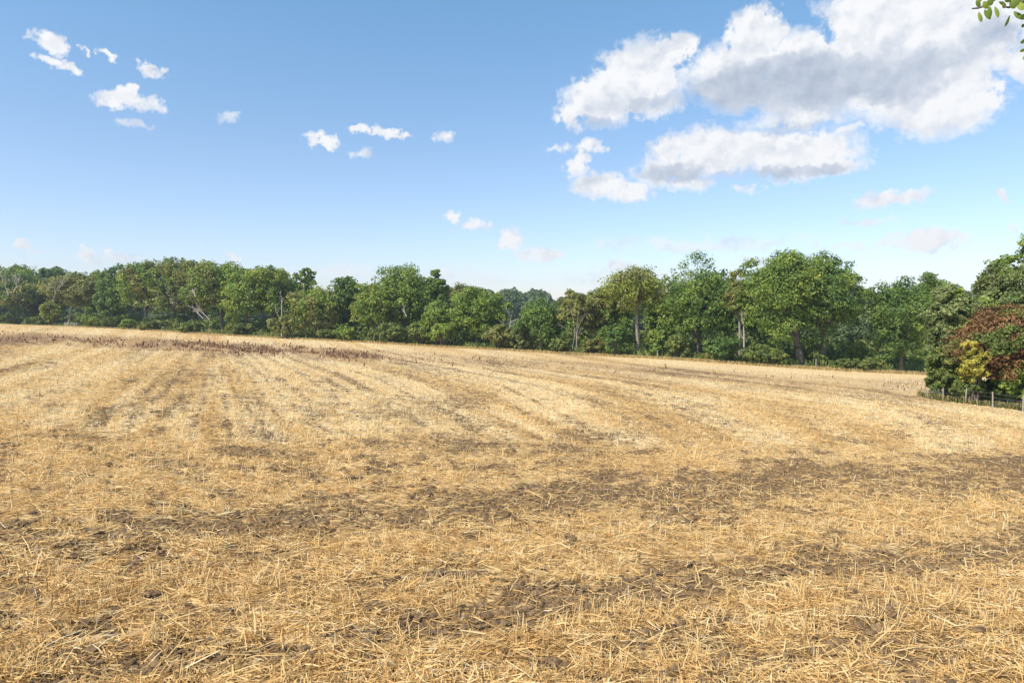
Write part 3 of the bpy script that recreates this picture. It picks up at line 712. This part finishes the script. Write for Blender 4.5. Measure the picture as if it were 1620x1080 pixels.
T('field_tree', 'dark rounded tree standing alone in front of the far wooded hill', 'tree', 856, 78, 471, 'dark', dd=0, cb=.06, seed=24, second=('mid', .62))
T('birch_tree', 'slender olive tree on three thin pale stems right of the lone dark tree', 'tree', 912, 62, 459, 'olive', dd=1, cb=.32, seed=25, trunk='palebark', tr=.010, loose=1.5, ns=9, dead=[(903,550,60,.02),(908,552,52,.06)])
T('field_tree', 'mid green tree rising behind the dark holly bush', 'tree', 948, 82, 453, 'mid', dd=6, cb=.06, seed=26, second=('olive', .5))
T('ash_tree', 'light yellow green ash with a clear pale forked trunk right of centre', 'tree', 1004, 118, 420, 'lime', dd=1, cb=.34, seed=27, trunk='palebark', base_px=1010, tr=.019, nl=20, ns=11, second=('olive', .5), dropout=.36)
T('oak_tree', 'tall dark green oak between the pale ash and the ivy clad trunk', 'tree', 1108, 118, 404, 'dark', dd=4, cb=.03, seed=28, nl=26, ns=14, nlf=38, second=('oak', .5), base_px=1104, dropout=.27)
T('field_tree', 'narrow green tree on a tall pale trunk between the two largest oaks', 'tree', 1170, 50, 432, 'oak', dd=2, cb=.35, seed=29, trunk='palebark', second=('olive', .5), tr=.014)
T('oak_tree', 'huge spreading green oak, left half of the tallest pair on the right', 'tree', 1240, 124, 392, 'oak', dd=0, cb=.05, seed=30, nl=30, ns=15, nlf=40, second=('mid', .5), base_px=1266, tr=.034)
T('oak_tree', 'big dark green oak with a leaning double trunk, right half of the tallest pair', 'tree', 1310, 112, 400, 'oak', dd=2, cb=.16, seed=31, nl=28, ns=15, nlf=38, second=('dark', .5), base_px=1298, tr=.03)
T('field_tree', 'faint pale green tree seen far behind in the gap right of the big oak pair', 'tree', 1368, 54, 470, 'grey', dd=60, cb=.1, seed=32)
T('field_tree', 'dense round dark green tree just left of the near hedge', 'tree', 1425, 112, 438, 'dark', dd=-1, cb=.01, seed=33, nl=26, ns=14, nlf=38, second=('oak', .55))
T('field_tree', 'mid green tree peeping over between the dense dark tree and the near hedge', 'tree', 1476, 84, 432, 'oak', dd=8, cb=.05, seed=34, nl=20)
T('field_tree', 'soft grey green tree glimpsed low between the leaning double oak and the dense round tree', 'tree', 1344, 84, 500, 'far', dd=34, cb=.0, seed=35)
T('field_tree', 'soft olive tree glimpsed low behind the trunks of the big oak pair', 'tree', 1285, 80, 505, 'far', dd=40, cb=.0, seed=36)
# trees that close the gaps behind the front row
back = [(62,60,432,'dark','dark green tree filling the gap behind the bleached limbed oak'),(208,50,424,'olive','olive tree behind, between the dense dark tree and the open topped one'),(310,60,412,'dark','dark tree behind the olive one with curved pale limbs'),
 (362,64,419,'mid','green tree top seen between the curved limbed tree and the rounded one'),(462,56,436,'dark','dark tree behind, just right of the white forked snag'),(520,60,462,'dark','low dark tree behind the wide olive green tree'),
 (572,60,455,'oak','green tree behind, between the dark upright tree and the yellow green one'),(615,70,446,'oak','green tree behind the tall pointed oak at its left shoulder'),(665,70,448,'dark','dark tree behind the right shoulder of the tall pointed oak'),
 (735,60,462,'far','soft green tree behind the broad layered one'),(895,60,474,'far','soft green tree behind the slender three stemmed one'),(925,60,466,'oak','green tree behind, just right of the slender three stemmed one'),(975,70,446,'mid','green tree behind the pale ash at its left'),
 (1050,80,436,'oak','green tree behind, between the pale ash and the tall dark oak'),(1150,60,428,'dark','dark tree behind, between the tall dark oak and the narrow one'),(1200,60,436,'mid','green tree behind the left edge of the huge spreading oak'),(1400,60,470,'far','soft green tree behind the left edge of the dense round dark tree')]
for i, (px, w_, tp_, mt, lb) in enumerate(back):
    T('background_tree', lb, 'tree', px, w_ + 14, tp_, mt, dd=17 + (i * 7 % 11), cb=.02, seed=60 + i, nl=13, ns=11, nlf=26, leaf=.0023)

# bleached dead trees standing on their own
def dead_tree(px, base_y, hpx, lean, seed, label, dd=-1.0, rad=.16):
    r_ = np.random.default_rng(seed); u = (px - 810) / F; D = float(depth_b(u)) + dd
    X_, Y_ = u * D, D; g0 = gz(X_, Y_)
    root = empty('dead_tree', (X_, Y_, g0)); tag(root, label, 'dead tree')
    zf = EYE + (HOR - base_y) / F * D - g0
    w = Wood(); w.add(wiggle((0, 0, -.3), (0, 0, zf + .2), 5, .06, r_), np.linspace(rad * 1.5, rad, 5), 8); w.build('trunk', MAT['dead'], root)
    b = Wood(); snag(b, np.array([0, 0, zf]), hpx * .6 / F * D, lean, r_, rad, 3); snag(b, np.array([0, 0, zf * .8]), hpx * .42 / F * D, -lean - .5, r_, rad * .6, 2); b.build('branch', MAT['dead'], root)
dead_tree(446, 500, 46, .05, 71, 'white forked dead tree above the olive shrub left of centre')
dead_tree(806, 520, 38, .15, 72, 'pale dead tree with upright fingers left of the lone dark tree', dd=2)
dead_tree(868, 500, 40, -.05, 73, 'grey bare topped dead tree against the far wooded hill', dd=16, rad=.14)
dead_tree(1177, 530, 44, -.12, 74, 'pale bare trunk with short limbs left of the huge spreading oak', dd=-.2, rad=.12)

# shrubs at the foot of the trees
SH = [(80,36,476,'lime',2,'yellow green bush between the bleached limbed oak and the leaning willow'),(143,28,499,'mid',-1,'small round green bush right of the field gate'),(203,22,504,'mid',-1,'smaller round bush below the dense dark tree'),
 (14,60,496,'shade',-1,'low dark bush at the left edge of the photo'),(60,40,500,'shade',0,'low dark bush in front of the trunk of the leftmost oak'),(172,50,500,'shade',0,'dark bush behind the two small round ones'),(240,50,503,'shade',0,'dark bush below the open topped tree'),
 (300,54,508,'shade',0,'dark bush left of the curved pale limbs'),(380,60,508,'shade',0,'dark bush right of the curved pale limbs'),(455,66,494,'olive',-2,'large grey olive bush in front of the white forked dead tree'),(545,44,512,'mid',-2,'spreading green bush below the dark upright tree'),
 (515,34,520,'shade',-1,'low dark bush under the wide olive tree'),(620,60,508,'shade',-1,'dark bush below the tall pointed oak'),(665,44,505,'shade',-1,'dark green bush with layered branches right of the tall oak foot'),(700,50,500,'mid',-1.5,'bright green bush left of the broad layered tree'),
 (790,64,512,'olive',-1,'grey olive thicket right of the broad layered tree'),(823,50,514,'grey',0,'bleached twiggy bush left of the lone dark tree'),(885,36,532,'shade',0,'low dark bush right of the lone dark tree'),(938,44,534,'olive',1,'sunlit low bush right of the three thin stems'),
 (974,60,508,'dark',-1,'dark holly bush left of the pale ash trunk'),(1040,40,520,'mid',2,'green bush right of the pale ash trunk'),(1070,44,526,'shade',0,'shadowy bush between the ash and the tall dark oak'),(1140,70,528,'dark',-1,'dark bush at the right foot of the tall dark oak'),
 (1200,56,540,'shade',-1.5,'dark bush below the pale bare trunk'),(1228,40,548,'shade',-1.5,'low bush left of the huge oak trunk'),(1335,40,566,'shade',-1,'low clipped dark bush right of the leaning double trunk'),(1352,54,538,'lime',6,'sunlit yellow green bush in the gap right of the big oaks'),
 (1370,60,564,'shade',-1,'low dark hedge bush left of the dense round dark tree'),(1290,44,548,'shade',3,'shadowed bush between the trunks of the big oak pair')]
for i, (px, w_, tp_, mt, dd, lb) in enumerate(SH):
    make_shrub('shrub', lb, 'bush', px, w_, tp_, mt, dd=dd - 1.2, seed=i, nlf=26)

# the near hedge at the right
def near(name, label, cat, px, w_, tp_, mt, D, seed, **k):
    k.setdefault('leaf', .0021); return T(name, label, cat, px, w_, tp_, mt, D=D, seed=seed, **k)
near('willow_tree', 'grey green willow at the left end of the near hedge', 'tree', 1506, 84, 448, 'grey', 54, 101, cb=.0, nl=26, ns=16, nlf=44, second=('mid', .58), leaf=.0024)
near('hedge_tree', 'tall open light green tree rising above the rusty bush', 'tree', 1575, 96, 408, 'grey', 58, 102, cb=.12, nl=24, ns=14, nlf=40, dropout=.33, second=('mid', .5), leaf=.0024)
near('hedge_tree', 'tallest green hedge tree cut by the right photo edge', 'tree', 1640, 96, 370, 'mid', 52, 103, cb=.08, nl=24, ns=15, nlf=44, second=('grey', .52), leaf=.0024)
near('hawthorn_tree', 'rusty brown leaved hawthorn in the near hedge', 'tree', 1588, 150, 474, 'copper', 47.5, 104, cb=.03, nl=30, ns=16, nlf=46, second=('shade', .60), leaf=.0019)
make_shrub('shrub', 'bright yellow leaved bush hanging out of the near hedge', 'bush', 1542, 52, 536, 'yellow', dd=0, D=46.2, seed=118, n=12, ns=10, nlf=30, base=.22, leaf=.0024)
make_shrub('shrub', 'dark green bush at the left foot of the near hedge behind the fence', 'bush', 1500, 70, 545, 'shade', dd=0, D=52.0, seed=111, n=16, ns=14, nlf=40, leaf=.0026)
make_shrub('shrub', 'glossy green bush at the right photo edge behind the fence', 'bush', 1606, 66, 564, 'mid', dd=0, D=46.6, seed=112, n=12, ns=12, nlf=34, leaf=.0030)
make_shrub('shrub', 'dark shaded bush below the yellow leaved one', 'bush', 1556, 76, 598, 'shade', dd=0, D=48.2, seed=113, n=12, ns=12, nlf=34, leaf=.0028)
make_shrub('shrub', 'low dark bush in front of the stems of the yellow leaved one', 'bush', 1530, 56, 594, 'shade', dd=0, D=46.9, seed=115, n=9, ns=12, nlf=30, leaf=.0024)
make_shrub('shrub', 'bush at the hedge beyond the right photo edge', 'bush', 1676, 90, 560, 'shade', dd=0, D=45, seed=114, n=12, ns=12, nlf=34, leaf=.0030)

# ------------------------------------------------------------------ far wood on the rising ground
def far_wood():
    r_ = np.random.default_rng(9); V, Fc, To, n0 = [], [], [], 0
    for k in range(150):
        a = r_.uniform(-40, 38); rr = r_.uniform(300, 470)
        x, y = math.sin(R(a)) * rr, math.cos(R(a)) * rr
        u = x / y * F + 810
        g0 = gz(x, y); h = r_.uniform(11, 15) + np.interp(u, [700, 780, 830, 880, 960], [0, 0, 1.5, -3, 0])
        P_ = r_.normal(0, 1, (900, 3)); P_ /= np.linalg.norm(P_, axis=1)[:, None]
        nn = P_.copy(); lump = 1 + .28 * (fbm2(P_[:, 0] * 2.4 + k, P_[:, 2] * 2.4 + P_[:, 1], 3, k) - .5) * 2
        P_ = P_ * lump[:, None] * [h * .52, h * .5, h * .52] + [x, y, g0 + h * .5]
        v, f = leaves(P_, nn + [0, 0, .3], .0026 * rr * r_.uniform(.6, 1.3, len(P_)), None, r_)
        V.append(v); Fc.append(f + n0); n0 += len(v); To.append(np.clip(r_.uniform(.3, .7) + r_.normal(0, .15, len(P_)), 0, 1))
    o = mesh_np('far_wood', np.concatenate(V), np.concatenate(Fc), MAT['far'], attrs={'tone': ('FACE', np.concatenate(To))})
    tag(o, 'hazy far woodland on the rising ground behind the gap in the trees', 'woodland', kind='stuff')
far_wood()

# ------------------------------------------------------------------ summer haze
def haze():
    x, y, z0, z1 = 1450, 1450, -16, 60
    v = [(a * x, b * y, c) for c in (z0, z1) for a, b in ((-1,-1),(1,-1),(1,1),(-1,1))]
    m, t = new_mat('summer haze'); g = NT(t)
    pv = g.n('ShaderNodeVolumePrincipled', {'Color': (.80,.88,1,1), 'Density': HAZE, 'Anisotropy': .2})
    t.links.new(pv.outputs[0], g.n('ShaderNodeOutputMaterial').inputs['Volume'])
    o = mesh_np('haze', v, [[3,2,1,0],[4,5,6,7],[0,1,5,4],[1,2,6,5],[2,3,7,6],[3,0,4,7]], m); tag(o, 'faint blue summer haze over the far trees', 'haze', kind='stuff')
    o.display_type = 'WIRE'
HAZE = 0.00026
haze()

# ------------------------------------------------------------------ grasses, weeds
def blades(name, label, cat, mat, x, y, h, w, lean=.35, seg=1, seed=0):
    r_ = np.random.default_rng(seed); n = len(x); z = ground_z(x, y) - .03
    a = r_.uniform(0, 6.28, n); t_ = np.abs(r_.normal(0, lean, n))
    dr = np.c_[np.cos(a) * np.sin(t_), np.sin(a) * np.sin(t_), np.cos(t_)]
    b = r_.uniform(-.6, .6, n); sd_ = np.c_[np.cos(b), np.sin(b), np.zeros(n)]
    o = strips(np.c_[x, y, z], dr, sd_, h, w, r_.normal(0, 1, (n, 3)) * (h * .06)[:, None], np.clip(r_.normal(.5, .2, n), 0, 1), name, MAT[mat], seg)
    return tag(o, label, cat, kind='stuff')
def edge_pts(n, px0, px1, o0, o1, r_):
    px = r_.uniform(px0, px1, n); u = (px - 810) / F; d = depth_b(u) + r_.uniform(o0, o1, n); return u * d, d
r_ = np.random.default_rng(3)
x, y = edge_pts(30000, -150, 1600, -5, .5, r_)
blades('dry_grass', 'fringe of pale dry grass along the far edge of the field', 'grass', 'drygrass', x, y, r_.uniform(.15, .55, 30000), r_.uniform(.04, .12, 30000), seed=1)
x, y = edge_pts(26000, -150, 1600, -.5, 9, r_)
blades('undergrowth', 'green undergrowth at the foot of the tree line', 'undergrowth', 'shade', x, y, r_.uniform(.3, 1.5, 26000), r_.uniform(.12, .4, 26000), lean=.5, seed=2)
# shaded understorey between and behind the trunks
n = 60000; px = r_.uniform(-200, 1480, n); u = (px - 810) / F; off = r_.uniform(4, 30, n); d = depth_b(u) + off; x, y = u * d, d
hmax = (1.2 + 5.5 * fbm2(x / 5, y / 5, 3, 40) ) * np.interp(off, [4, 12, 30], [.5, .9, 1.1]); hh = hmax * r_.random(n) ** .7
V, Fc = leaves(np.c_[x, y, ground_z(x, y) + hh], r_.normal(0, .4, (n, 3)) + [0, 0, .5], .0028 * d * r_.uniform(.6, 1.4, n), None, r_)
tag(mesh_np('understorey', V, Fc, MAT['shade'], attrs={'tone': ('FACE', np.clip(r_.normal(.42, .2, n), 0, 1))}), 'shaded understorey of brambles and saplings between the trunks', 'undergrowth', kind='stuff')
# reddish docks
n = 60000
px = r_.uniform(-150, 1500, n); off = r_.normal(20, 4.6, n)
u = (px - 810) / F; py = np.interp(px, BX, BY) + off
d = np.interp(px, BX, BD)
for _ in range(12):                                    # walk along the view line to the ground point under that row
    zz = ground_z(u * d, d); d = np.clip(d * np.clip(((EYE - zz) / d * F) / (py - HOR), .6, 1.5), 25, 260) * .6 + d * .4
cl = fbm2(px / 26, off / 3, 3, 5)
dens_ = np.interp(px, [-150, 0, 90, 200, 330, 560, 600, 610, 640, 830, 850, 1380, 1400, 1470, 1500], [.10, .12, .12, .25, .40, .45, .30, .01, .035, .03, .01, .008, .07, .05, .02])
k = (r_.random(n) < dens_ * sstep(.42, .62, cl))
x, y = (u * d)[k], d[k]; n = len(x)
blades('dock_weeds', 'dark red seed stalks of dock weeds in a strip across the far field', 'weeds', 'dock', x, y, (.06 + r_.gamma(2, .06, n)).clip(.06, .55) * np.interp(px[k], [200, 350], [.7, 1]), r_.uniform(.03, .14, n), lean=.8, seed=4)
# rough grass at the foot of the near hedge
n = 5200; t_ = r_.random(n) ; px = 1452 + t_ * 260
d = np.interp(px, [1452, 1475, 1530, 1620, 1750], [55, 50, 47, 44, 40]) + r_.uniform(-1.6, 2.2, n); x = (px - 810) / F * d
blades('hedge_grass', 'rough grass and nettles along the fence below the near hedge', 'grass', 'grass', x[:3800], d[:3800], r_.uniform(.1, .42, 3800), r_.uniform(.02, .06, 3800), seed=5)
blades('bleached_grass', 'bleached dry grass tufts at the foot of the fence posts', 'grass', 'drygrass', x[3800:], d[3800:], r_.uniform(.15, .5, 1400), r_.uniform(.02, .05, 1400), seed=6)

# ------------------------------------------------------------------ fence of the near hedge
def post_mesh(name, mat, parent, base, h, r0, leanx, seed):
    r_ = np.random.default_rng(seed); w = Wood()
    p = wiggle((0, 0, -.3), (leanx * h, 0, h), 5, .008, r_) + np.array(base)
    rr = np.array([1.05, 1.02, 1, .97, .93]) * r0
    w.add(p, rr, 9); w.add([p[-1], p[-1] + [0, 0, .012]], [r0 * .93, r0 * .25], 9)
    return w.build(name, mat, parent), p[-1]
FP = [(1471,50.2,1.05,-.42),(1492,48.4,1.1,.02),(1528,45.8,1.25,.05),(1571,43.8,1.2,-.03),(1618,42.0,1.2,.04),(1670,41.8,1.1,0.0),(1730,40,1.1,.03)]
x0 = (1528 - 810) / F * 47.2
fr = empty('wire_fence', (x0, 47.2, gz(x0, 47.2))); tag(fr, 'grey wooden posts and wire fence in front of the near hedge', 'fence')
org = np.array(fr.location); tops = []
for i, (px, d, h, ln) in enumerate(FP):
    X_ = (px - 810) / F * d; bs = np.array([X_, d, gz(X_, d)]) - org
    o, tpp = post_mesh('post', MAT['post'], fr, bs, h * .82, .042, ln, i); tops.append((bs, tpp))
for fz in (.35, .65, .92):
    w = Wood()
    for (a, b), (c, d_) in zip(tops[:-1], tops[1:]):
        p0 = a + (b - a) * fz + [0, -.06, 0]; p1 = c + (d_ - c) * fz + [0, -.06, 0]
        q = np.linspace(p0, p1, 5); q[1:-1, 2] -= .03; w.add(q, [.006] * 5, 4)
    w.build('wire', MAT['wire'], fr)
# lone posts and the gate along the far edge
def lone_post(px, dd, h, label, mat='post', r0=.07, group=None):
    u = (px - 810) / F; d = float(depth_b(u)) + dd; X_ = u * d
    o, _ = post_mesh('fence_post', MAT[mat], None, (0, 0, 0), h, r0, 0, int(px)); o.location = (X_, d, gz(X_, d)); tag(o, label, 'post', group)
for px, h, lb in [(1291,1.5,'white post at the foot of the leaning double oak trunk'),(1040,1.3,'pale post right of the ash trunk'),(484,1.6,'pale post in front of the wide olive green tree'),(298,1.8,'pale stake below the highest left hand tree'),(331,1.7,'pale post just left of the curved limbed tree'),
                  (3,1.1,'small pale post at the left photo edge'),(34,1.1,'small pale post in front of the leftmost oak trunk'),(64,1.1,'small pale post left of the gate')]:
    lone_post(px, -1.8, h, lb)
u = (112 - 810) / F; d = float(depth_b(u)) - 1.5; X_ = u * d
gt = empty('field_gate', (X_, d, gz(X_, d))); tag(gt, 'low silver field gate beside the leaning willow at far left', 'gate')
wid = 3.4
for s in (-1, 1):
    xx = s * wid / 2; z0 = gz(X_ + xx, d) - gt.location[2]
    post_mesh('gate_post', MAT['white'], gt, (xx, 0, z0), 1.35, .09, 0, 7 + s)
w = Wood()
for zz in (.25, .5, .75, 1.0, 1.2): w.add([(-wid/2+.1, 0, zz), (wid/2-.1, 0, zz)], [.028, .028], 6)
for xx in (-wid/2+.1, 0, wid/2-.1): w.add([(xx, .03, .25), (xx, .03, 1.2)], [.028, .028], 6)
w.build('gate_bars', MAT['wire'], gt)

# ------------------------------------------------------------------ tree over the camera's right whose twigs hang into the corner
def corner_tree():
    r_ = np.random.default_rng(4); D = 3.0
    def at(px, py, dd=0): d = D + dd; return np.array([(px - 810) / F * d, d, EYE + (HOR - py) / F * d])
    bx, by = 4.6, 2.6; g0 = gz(bx, by)
    root = empty('overhanging_tree', (bx, by, g0)); tag(root, 'leafy twig with drooping oval leaves hanging into the top right corner', 'tree'); o_ = np.array(root.location)
    w = Wood()
    w.add(wiggle((0, 0, -.3), (.1, .1, 4.6), 8, .05, r_), np.linspace(.13, .05, 8), 10)
    w.add(wiggle((.07, .05, 3.2), (-1.2, .3, 3.55), 7, .04, r_), np.linspace(.05, .02, 7), 8)
    cc = np.array([1.1, -.5, 5.0])
    Lc, rl, P_, Nn, To_ = crown_pts(3.6, 3.9, 0.0, r_, 16, 12, 60)
    P_ = P_ + cc - [0, 0, 1.8]; Lc = Lc + cc - [0, 0, 1.8]
    for c in Lc: w.add(wiggle((.09, .08, r_.uniform(3.0, 4.4)), c, 6, .05, r_), np.linspace(.05, .012, 6), 6)
    lim = np.array([(.07, .05, 3.2), (-1.2, .3, 3.55)])          # leaves round the low limb
    q = r_.random((500, 1)); LP = lim[0] * (1 - q) + lim[1] * q + r_.normal(0, .16, (500, 3)); P_ = np.r_[P_, LP]; Nn = np.r_[Nn, r_.normal(0, .6, (500, 3)) + [0, 0, .8]]; To_ = np.r_[To_, r_.uniform(.2, .9, 500)]
    wp = P_ + o_; sx = 810 + F * wp[:, 0] / np.maximum(wp[:, 1], .05); kp = (sx > 1800) | (wp[:, 1] < .1); P_, Nn, To_ = P_[kp], Nn[kp], To_[kp]
    V_l, F_l = leaves(P_, Nn, r_.uniform(.03, .055, len(P_)), To_, r_, aspect=.5)
    mesh_np('crown', V_l, F_l, MAT['oak'], root, attrs={'tone': ('FACE', To_)})
    w.build('trunk', MAT['bark'], root)
    tw = Wood()
    hub = o_ + np.array([-1.2, .3, 3.55])
    paths = [([hub, at(1640,-40), at(1600,-12), at(1575,-2), at(1562,8), at(1548,13), at(1538,14)], 10),
             ([at(1640,-40), at(1630,-6), at(1612,8), at(1596,12), at(1588,11)], 7),
             ([hub, at(1680,-10,.1), at(1640,40,.1), at(1626,66,.1), at(1622,92,.1)], 6),
             ([hub, at(1700,-60,-.1), at(1650,-70), at(1600,-60), at(1560,-45)], 8)]
    for p, _ in paths:
        p = np.array(p) - o_; tw.add(p, np.linspace(.011, .0028, len(p)), 6)
    tw.build('twig', MAT['bark'], root)
    # leaves: (stalk px, py, tip px, py, width px)
    LV = [(1549,19,1552,36,9),(1558,15,1566,32,11),(1566,10,1564,31,9),(1574,10,1579,29,8),(1598,24,1589,43,8),(1604,18,1619,31,14),(1545,0,1550,12,8),(1556,2,1563,14,10),(1568,-4,1566,10,10),(1580,3,1592,9,6),
          (1588,4,1589,14,7),(1590,-6,1600,2,12),(1602,-2,1612,8,14),(1610,4,1622,16,12),(1612,-6,1626,4,12),(1618,38,1619,44,5),(1624,62,1614,69,6),(1624,79,1613,81,6),(1626,86,1618,95,6),(1532,-14,1541,-2,9),(1575,-18,1584,-5,10),(1553,-8,1548,4,8),(1621,22,1616,32,8),(1598,2,1606,14,9)]
    for a in range(60):
        x0 = r_.uniform(1560, 1760); y0 = r_.uniform(-120, -20 + max(0, (x0 - 1650)) * .9); LV.append((x0, y0, x0 + r_.uniform(-8, 8), y0 + r_.uniform(14, 22), r_.uniform(8, 12)))
    Vs, Fs, To, n0 = [], [], [], 0
    for (ax, ay, bx_, by_, wd) in LV:
        dz = r_.uniform(-.12, .12); A = at(ax, ay, dz); B = at(bx_, by_, dz + r_.uniform(-.02, .02)); ln = np.linalg.norm(B - A)
        t1 = (B - A) / ln; sd_ = np.cross(t1, [r_.normal(0, .35), -1, r_.normal(0, .35)]); sd_ /= np.linalg.norm(sd_); nn = np.cross(t1, sd_)
        hw = wd / F * D * .5; pr = [.0, .55, .95, 1.0, .72, .0]; tt = [0, .15, .38, .6, .84, 1]
        mid = [A + t1 * ln * q + nn * (-.10 * ln * math.sin(q * 3.1)) for q in tt]
        L1 = [m_ + sd_ * hw * p_ + nn * hw * .35 * p_ for m_, p_ in zip(mid, pr)]; L2 = [m_ - sd_ * hw * p_ + nn * hw * .35 * p_ for m_, p_ in zip(mid, pr)]
        Vs += mid + L1 + L2
        for i in range(5):
            Fs.append([n0 + i, n0 + i + 1, n0 + 6 + i + 1, n0 + 6 + i]); Fs.append([n0 + i + 1, n0 + i, n0 + 12 + i, n0 + 12 + i + 1])
        To += [r_.uniform(.2, .9)] * 10; n0 += 18
    mesh_np('leaves', np.array(Vs) - o_, np.array(Fs), MAT['oak'], root, attrs={'tone': ('FACE', np.array(To))}, smooth=True)
corner_tree()
